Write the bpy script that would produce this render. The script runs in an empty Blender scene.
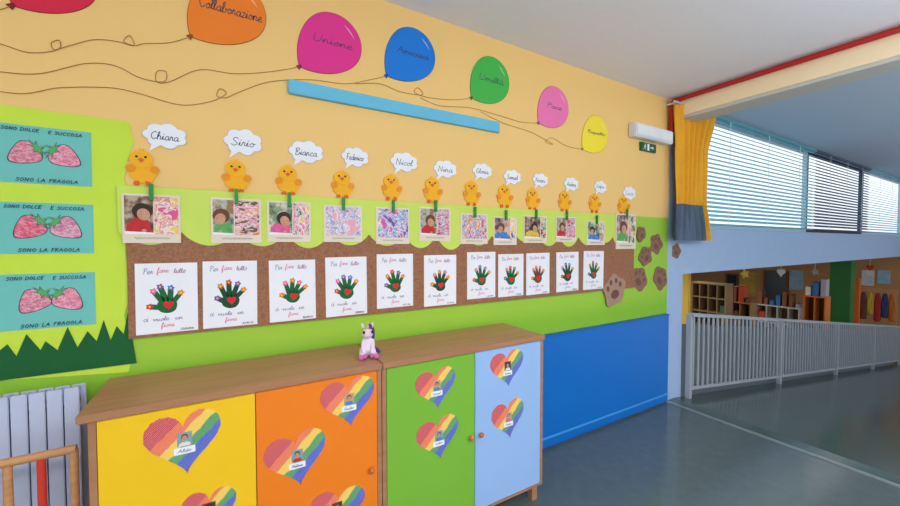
import bpy, bmesh, math, random
from math import sin, cos, pi, radians, sqrt, atan2
from mathutils import Vector, Matrix
random.seed(7)
S = bpy.context.scene
S.view_settings.view_transform = 'Standard'
COL = S.collection

# ---------------------------------------------------------------- camera
F = 372.0
CAM = Vector((0, -2.05, 1.576))
TH = radians(30.6); PI_ = radians(1.69)
fwd = Vector((sin(TH)*cos(PI_), cos(TH)*cos(PI_), -sin(PI_)))
right = Vector((cos(TH), -sin(TH), 0))
up = right.cross(fwd)
cd = bpy.data.cameras.new("camera"); cam = bpy.data.objects.new("camera", cd)
COL.objects.link(cam)
m = Matrix.Identity(4)
for i in range(3):
    m[i][0] = right[i]; m[i][1] = up[i]; m[i][2] = -fwd[i]; m[i][3] = CAM[i]
cam.matrix_world = m
cd.sensor_width = 36; cd.lens = F/900*36; cd.clip_start = 0.02
S.camera = cam

def ray(px, py): return fwd + right*((px-450)/F) + up*((253-py)/F)
def hit(px, py, Y=0.0):
    d = ray(px, py); return CAM + d*((Y-CAM.y)/d.y)
def hitX(px, py, X):
    d = ray(px, py); return CAM + d*((X-CAM.x)/d.x)
def box_px(x0, y0, x1, y1, Y=0.0):
    cx, cy = (x0+x1)/2, (y0+y1)/2
    c = hit(cx, cy, Y)
    w = hit(x1, cy, Y).x - hit(x0, cy, Y).x
    h = hit(cx, y0, Y).z - hit(cx, y1, Y).z
    c = Vector(((hit(x1, cy, Y).x + hit(x0, cy, Y).x)/2, Y, c.z))
    return c, w, h

# ---------------------------------------------------------------- materials
def lin(c):
    r = []
    for v in c:
        v = v/255.0
        r.append(v/12.92 if v <= 0.04045 else ((v+0.055)/1.055)**2.4)
    return (*r, 1)
_m = {}
def mat(name, rgb, rough=0.6, var=0.06, scale=8.0, metal=0.0):
    if name in _m: return _m[name]
    M = bpy.data.materials.new(name); M.use_nodes = True
    nt = M.node_tree; b = nt.nodes["Principled BSDF"]
    b.inputs["Roughness"].default_value = rough
    b.inputs["Metallic"].default_value = metal
    b.inputs["Specular IOR Level"].default_value = 0.3
    tc = nt.nodes.new("ShaderNodeTexCoord")
    n = nt.nodes.new("ShaderNodeTexNoise"); n.inputs["Scale"].default_value = scale
    n.inputs["Detail"].default_value = 4
    nt.links.new(tc.outputs["Object"], n.inputs["Vector"])
    mx = nt.nodes.new("ShaderNodeMix"); mx.data_type = 'RGBA'
    c = lin(rgb)
    mx.inputs[6].default_value = (*[v*(1-var) for v in c[:3]], 1)
    mx.inputs[7].default_value = (*[min(1, v*(1+var)) for v in c[:3]], 1)
    nt.links.new(n.outputs["Fac"], mx.inputs[0])
    nt.links.new(mx.outputs[2], b.inputs["Base Color"])
    _m[name] = M
    return M

def ramp_mat(name, stops, vec_axis=None, rough=0.6, noise=None, const=True, mapping=None, off=(0, 0, 0), distort=0.0, spec=0.3):
    M = bpy.data.materials.new(name); M.use_nodes = True
    nt = M.node_tree; b = nt.nodes["Principled BSDF"]
    b.inputs["Roughness"].default_value = rough
    b.inputs["Specular IOR Level"].default_value = spec
    tc = nt.nodes.new("ShaderNodeTexCoord")
    rp = nt.nodes.new("ShaderNodeValToRGB")
    rp.color_ramp.interpolation = 'CONSTANT' if const else 'LINEAR'
    e = rp.color_ramp.elements
    while len(e) < len(stops): e.new(0.5)
    for k, (p, c) in enumerate(stops):
        e[k].position = p; e[k].color = lin(c)
    if vec_axis is not None:
        ax, sc, of = vec_axis
        d = nt.nodes.new("ShaderNodeVectorMath"); d.operation = 'DOT_PRODUCT'
        d.inputs[1].default_value = ax
        nt.links.new(tc.outputs["Object"], d.inputs[0])
        ma = nt.nodes.new("ShaderNodeMath"); ma.operation = 'MULTIPLY_ADD'
        ma.inputs[1].default_value = sc; ma.inputs[2].default_value = of
        nt.links.new(d.outputs["Value"], ma.inputs[0])
        out = ma.outputs[0]
        if noise:
            n = nt.nodes.new("ShaderNodeTexNoise"); n.inputs["Scale"].default_value = noise[0]
            nt.links.new(tc.outputs["Object"], n.inputs["Vector"])
            a2 = nt.nodes.new("ShaderNodeMath"); a2.operation = 'MULTIPLY_ADD'
            a2.inputs[1].default_value = noise[1]
            nt.links.new(n.outputs["Fac"], a2.inputs[0]); nt.links.new(out, a2.inputs[2])
            out = a2.outputs[0]
        nt.links.new(out, rp.inputs[0])
    else:
        n = nt.nodes.new("ShaderNodeTexNoise"); n.inputs["Scale"].default_value = noise[0]
        n.inputs["Detail"].default_value = noise[1]; n.inputs["Distortion"].default_value = distort
        mp = nt.nodes.new("ShaderNodeMapping")
        mp.inputs["Scale"].default_value = mapping or (1, 1, 1)
        mp.inputs["Location"].default_value = off
        nt.links.new(tc.outputs["Object"], mp.inputs[0]); nt.links.new(mp.outputs[0], n.inputs["Vector"])
        nt.links.new(n.outputs["Fac"], rp.inputs[0])
    nt.links.new(rp.outputs[0], b.inputs["Base Color"])
    return M

def rainbow_mat(name, sc):
    """six felt-pen bands, hatched with hand-drawn diagonal strokes"""
    M = ramp_mat(name, [(0.0, (204, 26, 44)), (0.19, (238, 100, 24)), (0.35, (246, 200, 36)), (0.50, (34, 146, 66)), (0.64, (22, 66, 190)), (0.80, (88, 30, 138))],
                 vec_axis=((0.707, 0, -0.707), sc, 0.465), noise=(34, 0.07))
    nt = M.node_tree; b = nt.nodes["Principled BSDF"]
    rp = [n for n in nt.nodes if n.bl_idname == "ShaderNodeValToRGB"][0]
    d = [n for n in nt.nodes if n.bl_idname == "ShaderNodeVectorMath"][0]
    n = [n for n in nt.nodes if n.bl_idname == "ShaderNodeTexNoise"][0]
    a = nt.nodes.new("ShaderNodeMath"); a.operation = 'MULTIPLY_ADD'; a.inputs[1].default_value = 0.016
    nt.links.new(n.outputs["Fac"], a.inputs[0]); nt.links.new(d.outputs["Value"], a.inputs[2])
    k = nt.nodes.new("ShaderNodeMath"); k.operation = 'MULTIPLY'; k.inputs[1].default_value = 1250
    nt.links.new(a.outputs[0], k.inputs[0])
    s = nt.nodes.new("ShaderNodeMath"); s.operation = 'SINE'; nt.links.new(k.outputs[0], s.inputs[0])
    g = nt.nodes.new("ShaderNodeMath"); g.operation = 'MULTIPLY_ADD'; g.inputs[1].default_value = 0.40; g.inputs[2].default_value = 0.0; g.use_clamp = True
    nt.links.new(s.outputs[0], g.inputs[0])
    mx = nt.nodes.new("ShaderNodeMix"); mx.data_type = 'RGBA'; mx.inputs[7].default_value = (0.95, 0.93, 0.92, 1)
    nt.links.new(g.outputs[0], mx.inputs[0]); nt.links.new(rp.outputs[0], mx.inputs[6]); nt.links.new(mx.outputs[2], b.inputs["Base Color"])
    return M

def slat_mat(name, rgb, tr):
    M = mat(name, rgb, 0.4, 0.02)
    nt = M.node_tree; b = nt.nodes["Principled BSDF"]; out = nt.nodes["Material Output"]
    t = nt.nodes.new("ShaderNodeBsdfTranslucent"); t.inputs[0].default_value = lin(rgb)
    mx = nt.nodes.new("ShaderNodeMixShader"); mx.inputs[0].default_value = tr
    nt.links.new(b.outputs[0], mx.inputs[1]); nt.links.new(t.outputs[0], mx.inputs[2]); nt.links.new(mx.outputs[0], out.inputs[0])
    return M

WOOD = ramp_mat("brown_laminate_wood", [(0.3, (164, 116, 84)), (0.5, (172, 124, 90)), (0.7, (178, 131, 96))], noise=(5, 4), const=False, mapping=(0.5, 7, 7), rough=0.35)
PINE = ramp_mat("pine_wood", [(0.3, (186, 132, 88)), (0.7, (206, 152, 104))], noise=(6, 5), const=False, mapping=(1, 8, 8), rough=0.5)
CORK = ramp_mat("cork", [(0.3, (140, 92, 66)), (0.5, (156, 108, 80)), (0.7, (168, 120, 92))], noise=(120, 4), const=False, rough=0.9)
PAINT = ramp_mat("two_tone_wall_paint", [(0.0, (132, 190, 50)), (0.32, (136, 192, 50)), (0.365, (158, 204, 64)), (0.6030, (158, 204, 64)), (0.6035, (243, 202, 126))], vec_axis=((0, 0, 1), 1/3.0, 0.0), rough=0.65)
PAINT.node_tree.nodes["Color Ramp"].color_ramp.interpolation = 'LINEAR'
FLOORM = ramp_mat("linoleum", [(0.3, (86, 99, 100)), (0.55, (90, 103, 104)), (0.75, (94, 107, 108))], noise=(14, 6), const=False, rough=0.15, spec=0.6)
FLOORM2 = ramp_mat("green_linoleum", [(0.3, (76, 95, 91)), (0.7, (82, 101, 97))], noise=(14, 6), const=False, rough=0.16, spec=0.6)
WHITE = mat("white_paper", (240, 242, 247), 0.7, 0.02)
BLACK = mat("black_ink", (35, 35, 45))
LIME = mat("lime_paper", (205, 228, 100), 0.7, 0.05)
LIME2 = mat("yellow_green_paper", (202, 230, 72), 0.7, 0.05)
CEIL = mat("ceiling_plaster", (232, 232, 242), 0.8, 0.03, 30)
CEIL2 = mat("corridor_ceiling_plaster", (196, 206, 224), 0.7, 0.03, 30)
LBLUE = mat("light_blue_paint", (166, 192, 226), 0.6, 0.04)
CREAM = mat("cream_paint", (252, 234, 196), 0.6, 0.03)

# ---------------------------------------------------------------- builders
def new_obj(name, me, parent=None, loc=(0, 0, 0), label=None, cat=None, group=None, kind=None):
    o = bpy.data.objects.new(name, me); COL.objects.link(o)
    o.location = loc
    if parent: o.parent = parent
    if label: o["label"] = label
    if cat: o["category"] = cat
    if group: o["group"] = group
    if kind: o["kind"] = kind
    return o

def prism(name, pieces, **k):
    """pieces: (pts[(x,z)], mat, y_front, y_back) in the local X-Z plane."""
    bm = bmesh.new(); mats = []
    for pts, mt, yf, yb in pieces:
        if mt not in mats: mats.append(mt)
        mi = mats.index(mt)
        a = [bm.verts.new((x, yf, z)) for x, z in pts]
        f = bm.faces.new(a); f.material_index = mi
        if yb is not None:
            b = [bm.verts.new((x, yb, z)) for x, z in pts]
            g = bm.faces.new(list(reversed(b))); g.material_index = mi
            n = len(pts)
            for i in range(n):
                s = bm.faces.new((a[i], b[i], b[(i+1) % n], a[(i+1) % n])); s.material_index = mi
    if all(p[3] is not None for p in pieces):
        bmesh.ops.recalc_face_normals(bm, faces=bm.faces)
    me = bpy.data.meshes.new(name); bm.to_mesh(me); bm.free()
    for mt in mats: me.materials.append(mt)
    return new_obj(name, me, **k)

def boxes(name, bl, mt, bevel=0.0, **k):
    bm = bmesh.new(); mats = [mt]
    for b in bl:
        mi = 0
        if len(b) > 6:
            if b[6] not in mats: mats.append(b[6])
            mi = mats.index(b[6])
        r = bmesh.ops.create_cube(bm, size=1)
        for v in r['verts']:
            v.co = Vector(((b[0]+b[1])/2 + v.co.x*(b[1]-b[0]), (b[2]+b[3])/2 + v.co.y*(b[3]-b[2]), (b[4]+b[5])/2 + v.co.z*(b[5]-b[4])))
            for f in v.link_faces: f.material_index = mi
    if bevel:
        bmesh.ops.bevel(bm, geom=bm.edges[:], offset=bevel, segments=2, affect='EDGES')
    me = bpy.data.meshes.new(name); bm.to_mesh(me); bm.free()
    for mm in mats: me.materials.append(mm)
    return new_obj(name, me, **k)

def circ(cx, cz, rx, rz=None, n=20, a0=0):
    rz = rz or rx
    return [(cx+rx*cos(a0+2*pi*i/n), cz+rz*sin(a0+2*pi*i/n)) for i in range(n)]
def rect(x0, z0, x1, z1): return [(x0, z0), (x1, z0), (x1, z1), (x0, z1)]
def capsule(x0, z0, x1, z1, r0, r1, n=6):
    a = atan2(z1-z0, x1-x0); p = []
    for i in range(n+1):
        t = a + pi/2 + pi*i/n; p.append((x0+r0*cos(t), z0+r0*sin(t)))
    for i in range(n+1):
        t = a - pi/2 + pi*i/n; p.append((x1+r1*cos(t), z1+r1*sin(t)))
    return p
def xf(pts, dx=0, dz=0, rot=0, sx=1, sz=None):
    sz = sx if sz is None else sz
    return [(dx + x*sx*cos(rot) - z*sz*sin(rot), dz + x*sx*sin(rot) + z*sz*cos(rot)) for x, z in pts]
def heart(n=40):
    p = []
    for i in range(n):
        t = 2*pi*i/n
        x = 16*sin(t)**3; z = 13*cos(t)-5*cos(2*t)-2*cos(3*t)-cos(4*t)
        p.append((-x/32, (z+2.5)/29))
    return p
def flower(cx, cz, r, n=5):
    return [(cx + r*(0.76+0.24*cos(n*t))*cos(t), cz + r*(0.76+0.24*cos(n*t))*sin(t)) for t in [2*pi*i/30 for i in range(30)]]

def catmull(P, n=8):
    out = []
    Q = [P[0]] + P + [P[-1]]
    for i in range(1, len(Q)-2):
        a, b, c, d = [Vector(q) for q in Q[i-1:i+3]]
        for j in range(n):
            t = j/n
            out.append(0.5*((2*b) + (c-a)*t + (2*a-5*b+4*c-d)*t*t + (3*b-a-3*c+d)*t**3))
    out.append(Vector(P[-1])); return out

# -------- single-stroke handwriting (advance width, strokes); x-height 1, ascender 2
dot = lambda x, z: [(x, z), (x+.06, z+.06)]
G = {
 'a': (1.1, [[(.85, .85), (.5, 1), (.1, .5), (.38, 0), (.75, .35), (.87, .95), (.82, .25), (.95, .02), (1.15, .2)]]),
 'b': (1.0, [[(0, .2), (.4, 1.4), (.32, 2), (.12, 1.6), (.12, .25), (.4, 0), (.75, .35), (.65, .8), (1.0, .75)]]),
 'c': (.85, [[(.75, .8), (.48, 1), (.1, .5), (.4, 0), (.88, .2)]]),
 'd': (1.1, [[(.8, .8), (.45, 1), (.1, .5), (.38, 0), (.75, .35), (.9, 2.0), (.83, .25), (.95, .02), (1.15, .2)]]),
 'e': (.9, [[(0, .25), (.42, .48), (.66, .75), (.5, 1.02), (.2, .85), (.14, .35), (.42, 0), (.93, .22)]]),
 'f': (.75, [[(0, .2), (.45, 1.4), (.42, 2), (.22, 1.6), (.2, -.7), (.35, -.95), (.42, -.1), (.78, .2)]]),
 'g': (1.05, [[(.8, .85), (.45, 1), (.1, .5), (.38, 0), (.75, .35), (.82, .9), (.75, -.7), (.4, -1), (.3, -.6), (1.08, .2)]]),
 'h': (1.0, [[(0, .2), (.38, 1.5), (.28, 2), (.12, 1.5), (.1, 0)], [(.1, .4), (.4, 1), (.68, .8), (.68, .15), (1.02, .2)]]),
 'i': (.5, [[(0, .2), (.2, 1), (.2, .15), (.52, .2)], dot(.24, 1.45)]),
 'l': (.5, [[(0, .2), (.38, 1.5), (.26, 2), (.1, 1.4), (.16, .15), (.52, .2)]]),
 'm': (1.4, [[(0, .2), (.15, 1), (.14, 0)], [(.14, .5), (.38, 1), (.56, .75), (.56, 0)], [(.56, .5), (.8, 1), (1.0, .75), (1.0, .15), (1.42, .2)]]),
 'n': (1.0, [[(0, .2), (.15, 1), (.14, 0)], [(.14, .5), (.42, 1), (.64, .75), (.64, .15), (1.02, .2)]]),
 'o': (.95, [[(.5, 1), (.12, .6), (.35, 0), (.75, .4), (.5, 1), (.65, .8), (.98, .8)]]),
 'p': (1.0, [[(0, .2), (.2, 1), (.15, -1)], [(.15, .7), (.5, 1), (.78, .5), (.45, 0), (.2, .2)], [(.6, .1), (1.0, .2)]]),
 'r': (.75, [[(0, .2), (.2, 1.1), (.25, .85), (.5, .9), (.48, .2), (.78, .2)]]),
 's': (.75, [[(0, .2), (.35, 1.05), (.5, .4), (.35, 0), (.08, .15)], [(.35, 0), (.78, .2)]]),
 't': (.6, [[(0, .2), (.28, 1.8), (.22, .2), (.62, .2)], [(.02, 1.2), (.5, 1.25)]]),
 'u': (1.05, [[(0, .2), (.14, 1), (.16, .2), (.42, 0), (.7, .4), (.74, 1), (.74, .2), (1.07, .2)]]),
 'v': (.9, [[(0, .6), (.15, 1), (.3, 0), (.62, .9), (.9, .85)]]),
 'z': (.85, [[(.05, .95), (.65, .98), (.1, .02), (.5, .1), (.88, .2)]]),
 'à': (1.1, [[(.85, .85), (.5, 1), (.1, .5), (.38, 0), (.75, .35), (.87, .95), (.82, .25), (.95, .02), (1.15, .2)], [(.3, 1.7), (.6, 1.35)]]),
 'A': (1.35, [[(0, 0), (.6, 2)], [(.6, 2), (1.15, 0)], [(.25, .8), (.95, .8)]]),
 'B': (1.3, [[(.15, 0), (.2, 1.9)], [(0, 1.7), (.5, 2), (1, 1.6), (.3, 1.05), (1.15, .6), (.7, 0), (.15, .05)]]),
 'C': (1.25, [[(1.0, 1.7), (.65, 2), (.1, 1.1), (.5, 0), (1.05, .35)]]),
 'D': (1.4, [[(.2, 2), (.2, 0)], [(0, 1.95), (.6, 2), (1.2, 1.1), (.8, .1), (.05, 0)]]),
 'E': (1.1, [[(.15, 2), (.15, 0)], [(.15, 2), (.95, 2)], [(.15, 1.05), (.8, 1.05)], [(.15, 0), (.95, 0)]]),
 'F': (1.1, [[(.25, 2), (.25, 0)], [(.1, 1.95), (1.0, 2)], [(.25, 1.05), (.8, 1.1)]]),
 'G': (1.35, [[(1.05, 1.7), (.65, 2), (.1, 1), (.55, 0), (1.05, .4), (1.08, .95)], [(1.12, .92), (.65, .92)]]),
 'I': (.5, [[(.2, 2), (.2, 0)]]),
 'L': (1.05, [[(.15, 2), (.15, 0)], [(.15, 0), (.9, 0)]]),
 'M': (1.6, [[(0, 0), (.25, 2)], [(.25, 2), (.7, .4)], [(.7, .4), (1.15, 2)], [(1.15, 2), (1.4, 0)]]),
 'N': (1.35, [[(.1, 0), (.1, 2)], [(.1, 2), (1.0, 0)], [(1.0, 0), (1.0, 2)]]),
 'O': (1.35, [[(.6, 2), (.1, 1.1), (.55, 0), (1.1, .9), (.6, 2)]]),
 'P': (1.15, [[(.2, 0), (.25, 1.9)], [(0, 1.7), (.55, 2), (1.05, 1.5), (.3, .95)]]),
 'R': (1.25, [[(.2, 0), (.25, 1.9)], [(0, 1.8), (.55, 2), (1.0, 1.5), (.3, 1.0)], [(.3, 1.0), (1.1, 0)]]),
 'S': (1.2, [[(1.0, 1.7), (.6, 2), (.2, 1.5), (.95, .6), (.5, 0), (.05, .35)]]),
 'T': (1.1, [[(.55, 2), (.55, 0)], [(0, 1.95), (1.1, 2)]]),
 'U': (1.35, [[(.1, 2), (.12, .5), (.55, 0), (1.0, .5), (1.05, 2)]]),
 'H': (1.2, [[(.1, 2), (.1, 0)], [(.95, 2), (.95, 0)], [(.1, 1), (.95, 1)]]),
 'Z': (1.1, [[(.1, 1.95), (.95, 1.95)], [(.95, 1.95), (.1, .05)], [(.1, .05), (1.0, .05)]]),
 ' ': (.8, []),
}
_txt = {}
def strokes(s):
    if s in _txt: return _txt[s]
    x = 0; out = []
    for ch in s:
        adv, st = G.get(ch, G['o'])
        for q in st:
            P = [Vector((a+x, b, 0)) for a, b in q]
            C_ = catmull(P, 4) if len(P) > 2 else P
            out.append([(v.x + v.y*0.16, v.y) for v in C_])
        x += adv + (0.12 if s.isupper() else 0.0)
    x0 = min(p[0] for q in out for p in q); x1 = max(p[0] for q in out for p in q)
    z0 = min(p[1] for q in out for p in q); z1 = max(p[1] for q in out for p in q)
    out = [[((a-(x0+x1)/2)/(x1-x0), (b-(z0+z1)/2)/(z1-z0)) for a, b in q] for q in out]
    _txt[s] = out; return out

def lettering(items, y, parent, name="lettering"):
    V = []; FF = []; MI = []; mats = []
    for it in items:
        s, cx, cz, w, h, mt, sw = it[:7]
        if mt not in mats: mats.append(mt)
        for q in strokes(s):
            P = [Vector((cx+a*w, cz+b*h)) for a, b in q]
            b0 = len(V)
            for i, p in enumerate(P):
                d = (P[min(i+1, len(P)-1)] - P[max(i-1, 0)])
                if d.length < 1e-9: d = Vector((1, 0))
                d.normalize(); nn = Vector((-d.y, d.x))*sw/2
                e = d*sw*0.4*(-1 if i == 0 else 1 if i == len(P)-1 else 0)
                V.append((p.x+nn.x+e.x, y, p.y+nn.y+e.y)); V.append((p.x-nn.x+e.x, y, p.y-nn.y+e.y))
            for i in range(len(P)-1):
                FF.append([b0+2*i, b0+2*i+1, b0+2*i+3, b0+2*i+2]); MI.append(mats.index(mt))
    me = bpy.data.meshes.new(name); me.from_pydata(V, [], FF)
    for mt in mats: me.materials.append(mt)
    for p, i in zip(me.polygons, MI): p.material_index = i
    return new_obj(name, me, parent=parent)

def tube(name, pts, r, mt, cyc=False, **k):
    c = bpy.data.curves.new(name, 'CURVE'); c.dimensions = '3D'; c.bevel_depth = r; c.bevel_resolution = 3
    sp = c.splines.new('POLY'); sp.points.add(len(pts)-1)
    for p, q in zip(sp.points, pts): p.co = (*q, 1)
    sp.use_cyclic_u = cyc; c.use_fill_caps = True
    o = bpy.data.objects.new("t", c); COL.objects.link(o)
    dg = bpy.context.evaluated_depsgraph_get(); dg.update()
    me = bpy.data.meshes.new_from_object(o.evaluated_get(dg))
    bpy.data.objects.remove(o); bpy.data.curves.remove(c)
    me.name = name; me.materials.clear(); me.materials.append(mt)
    for p in me.polygons: p.use_smooth = True; p.material_index = 0
    return new_obj(name, me, **k)

def skin(name, verts, edges, radii, mt, sub=2, **k):
    me = bpy.data.meshes.new(name); me.from_pydata(verts, edges, [])
    o = bpy.data.objects.new("t", me); COL.objects.link(o)
    sm = o.modifiers.new("s", 'SKIN'); sm.use_smooth_shade = True
    for i, r in enumerate(radii):
        me.skin_vertices[0].data[i].radius = (r, r) if not isinstance(r, tuple) else r
    me.skin_vertices[0].data[0].use_root = True
    ss = o.modifiers.new("u", 'SUBSURF'); ss.levels = sub; ss.render_levels = sub
    dg = bpy.context.evaluated_depsgraph_get(); dg.update()
    m2 = bpy.data.meshes.new_from_object(o.evaluated_get(dg))
    bpy.data.objects.remove(o); m2.name = name
    m2.materials.clear(); m2.materials.append(mt)
    for p in m2.polygons: p.use_smooth = True
    return new_obj(name, m2, **k)

def ball(name, c, r, mt, **k):
    bm = bmesh.new(); bmesh.ops.create_uvsphere(bm, u_segments=20, v_segments=12, radius=1)
    for v in bm.verts: v.co = Vector((v.co.x*r[0], v.co.y*r[1], v.co.z*r[2]))
    me = bpy.data.meshes.new(name); bm.to_mesh(me); bm.free(); me.materials.append(mt)
    for p in me.polygons: p.use_smooth = True
    return new_obj(name, me, loc=c, **k)

ST = dict(kind="structure")
XE = 3.69; CZ = 2.95
# ---------------------------------------------------------------- room shell
boxes("wall_left", [(-3.2, XE, 0, 0.15, 0, CZ)], PAINT, **ST)
boxes("wall_pillar", [(XE, 3.97, 0, 0.15, -1.3, CZ)], LBLUE, **ST)
boxes("floor", [(-3.2, XE, -6.5, 0.15, -0.1, 0)], FLOORM, **ST)
boxes("ceiling", [(-3.2, XE, -6.5, 0.15, CZ, CZ+0.1)], CEIL, **ST)
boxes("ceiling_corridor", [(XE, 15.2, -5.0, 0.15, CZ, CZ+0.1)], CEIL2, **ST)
boxes("trim_lintel", [(XE, XE+0.30, -6.5, 0, 2.77, CZ), (XE+0.02, XE+0.25, -6.5, 0, 2.745, 2.77, mat("lintel_edge", (200, 200, 196)))], CREAM, **ST)
RS = 0.131
def rampz(x): return -max(0.0, min(x, 13.0)-3.85)*RS
bm = bmesh.new()
pr = [(XE, 0), (3.85, 0), (13.0, rampz(13)), (15.2, rampz(13)), (15.2, -1.5), (XE, -1.5)]
a = [bm.verts.new((x, -5.0, z)) for x, z in pr]; b = [bm.verts.new((x, -0.0, z)) for x, z in pr]
bm.faces.new(a); bm.faces.new(list(reversed(b)))
for i in range(6): bm.faces.new((a[i], b[i], b[(i+1) % 6], a[(i+1) % 6]))
bmesh.ops.recalc_face_normals(bm, faces=bm.faces)
me = bpy.data.meshes.new("floor_ramp"); bm.to_mesh(me); bm.free(); me.materials.append(FLOORM2)
new_obj("floor_ramp", me, kind="structure")
# low grey parapet behind the railing, following the ramp
pz = 0.74
prism("wall_parapet", [([(4.12, -1.2), (13.0, -1.2), (13.0, rampz(13.0)+pz), (4.12, rampz(4.12)+pz)], mat("parapet_grey", (112, 120, 126), 0.7, 0.05), 0.03, 0.10)], kind="structure")
boxes("floor_lower", [(3.97, 15.2, 0.0, 7, -1.4, -1.2)], FLOORM2, **ST)
boxes("trim_threshold", [(XE-0.02, XE+0.02, -6.3, -0.02, 0, 0.006)], mat("threshold_metal", (150, 162, 162), 0.3, metal=0.4), **ST)
boxes("baseboard_left", [(-3.2, XE, -0.015, 0, 0, 0.09)], mat("blue_skirting", (14, 96, 176), 0.4), **ST)
boxes("wall_end", [(15.2, 15.35, -5, 0.15, -1.4, CZ+0.1), (15.2, 15.35, 0.15, 7, -1.4, 1.4)], mat("end_wall_paint", (196, 142, 92)), **ST)
boxes("wall_lower", [(3.97, 15.2, 7.0, 7.15, -1.4, 1.4)], mat("lower_wall_paint", (166, 126, 88)), **ST)
WB, WT = 1.72, 2.935
boxes("wall_window_sill", [(3.97, 15.2, 0, 0.15, 1.25, WB), (3.97, 15.2, 0, 0.15, WT, CZ), (3.97, 4.1, 0, 0.15, WB, WT)], LBLUE, **ST)
boxes("ceiling_lower", [(3.97, 15.2, 0.15, 7, 1.25, 1.4)], mat("lower_ceiling", (150, 156, 162)), **ST)

# windows with frames
FR = mat("window_frame_white", (205, 216, 226), 0.4)
WX = [4.1, 7.47, 10.27, 13.3]
DARKFR = mat("window_frame_dark", (50, 60, 80), 0.4)
for i in range(3):
    x0, x1 = WX[i], WX[i+1]
    t = 0.04
    boxes("window_%d" % (i+1), [(x0, x1, 0.05, 0.1, WB, WB+.05), (x0, x1, 0.05, 0.1, WT-.04, WT), (x0, x0+t, 0.05, 0.1, WB+.05, WT-.04), (x1-t, x1, 0.05, 0.1, WB+.05, WT-.04)],
          [FR, DARKFR, FR][i], kind="structure")
SL = [slat_mat("blind_slat_teal", (140, 204, 214), 0.5), slat_mat("blind_slat_backlit_slate", (78, 98, 126), 0.2), slat_mat("blind_slat_cyan", (176, 218, 230), 0.5)]  # middle slats: backlit shade put into their dark colour
for i in range(3):
    x0, x1 = WX[i]+0.01, WX[i+1]-0.01
    bm = bmesh.new()
    tilt = radians([44, 50, 36][i]); zz = WT-0.06
    while zz > WB+0.07:
        hw = 0.023
        dy, dz = hw*cos(tilt), hw*sin(tilt)
        vs = [bm.verts.new(p) for p in [(x0, -0.03-dy, zz-dz), (x1, -0.03-dy, zz-dz), (x1, -0.03+dy, zz+dz), (x0, -0.03+dy, zz+dz)]]
        bm.faces.new(vs); zz -= 0.046
    me = bpy.data.meshes.new("slats"); bm.to_mesh(me); bm.free(); me.materials.append(SL[i])
    root = boxes("venetian_blind", [(x0, x1, -0.055, -0.001, WT-0.035, WT-0.001)], SL[i], label=["pale turquoise venetian blind on the window beside the yellow curtain", "venetian blind coloured dark slate for its backlit shade, over the dark-framed corridor window", "pale cyan venetian blind on the last corridor window"][i], cat="window blind", group="corridor blinds")
    new_obj("slat", me, parent=root)
    boxes("bottom_rail", [(x0, x1, -0.045, -0.015, WB+0.035, WB+0.055)], SL[i], parent=root)
    for q in (0.2, 0.5, 0.8):
        xx = x0+(x1-x0)*q
        boxes("cord", [(xx-.006, xx+.006, -0.060, -0.058, WB+0.05, WT-0.035)], WHITE, parent=root)

PIPE = mat("red_pipe_paint", (176, 40, 44), 0.35)
tube("fire_pipe", [(XE-0.04, -6.4, 2.915), (XE-0.04, -0.06, 2.915), (XE-0.04, -0.04, 2.90), (XE-0.04, -0.035, 2.60)], 0.022, PIPE,
     label="red painted pipe along the lintel under the ceiling", cat="pipe")

# ---------------------------------------------------------------- blue wall panel
BLUEP = mat("blue_panel", (10, 110, 198), 0.35, 0.03, 3)
p = boxes("wall_panel", [(1.55, XE-0.02, -0.035, -0.016, 0.02, 0.86)], BLUEP, bevel=0.002,
      label="saturated blue protective panel on the wall beside the cabinets", cat="wall panel")
boxes("top_edge", [(1.55, XE-0.02, -0.04, -0.001, 0.861, 0.876)], mat("blue_edge", (20, 100, 184), 0.4), parent=p)
boxes("bottom_strip", [(1.55, XE-0.02, -0.040, -0.0355, 0.085, 0.100)], mat("blue_strip", (70, 160, 226), 0.4), parent=p)

# ---------------------------------------------------------------- cork board and papers
cork = boxes("cork_board", [(-0.375, 3.13, -0.012, -0.001, 1.165, 1.72)], CORK, label="long brown cork board strip holding the drawings", cat="cork board")
low = []
n = 420
for i in range(n+1):
    x = -0.40 + (2.98+0.40)*i/n
    ph = (x+0.40)/0.215
    k = int(ph); fr = ph-k
    random.seed(k*3+1); amp = 0.055 + 0.045*random.random()
    z = 1.625 - amp*(sin(pi*fr)**0.7)
    low.append((x, z))
pts = low + [(2.98, 1.812), (-0.40, 1.812)]
prism("drip_border", [(pts, LIME, -0.015, -0.0125)], label="light lime paper border with dripping scalloped edge above the board", cat="paper border")
random.seed(11)
prism("cork_strip", [([(2.985, 1.721), (3.13, 1.721), (3.13, 1.77), (2.985, 1.79)], CORK, -0.0125, -0.001)], label="narrow cork strip closing the end of the board", cat="cork board")

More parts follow.
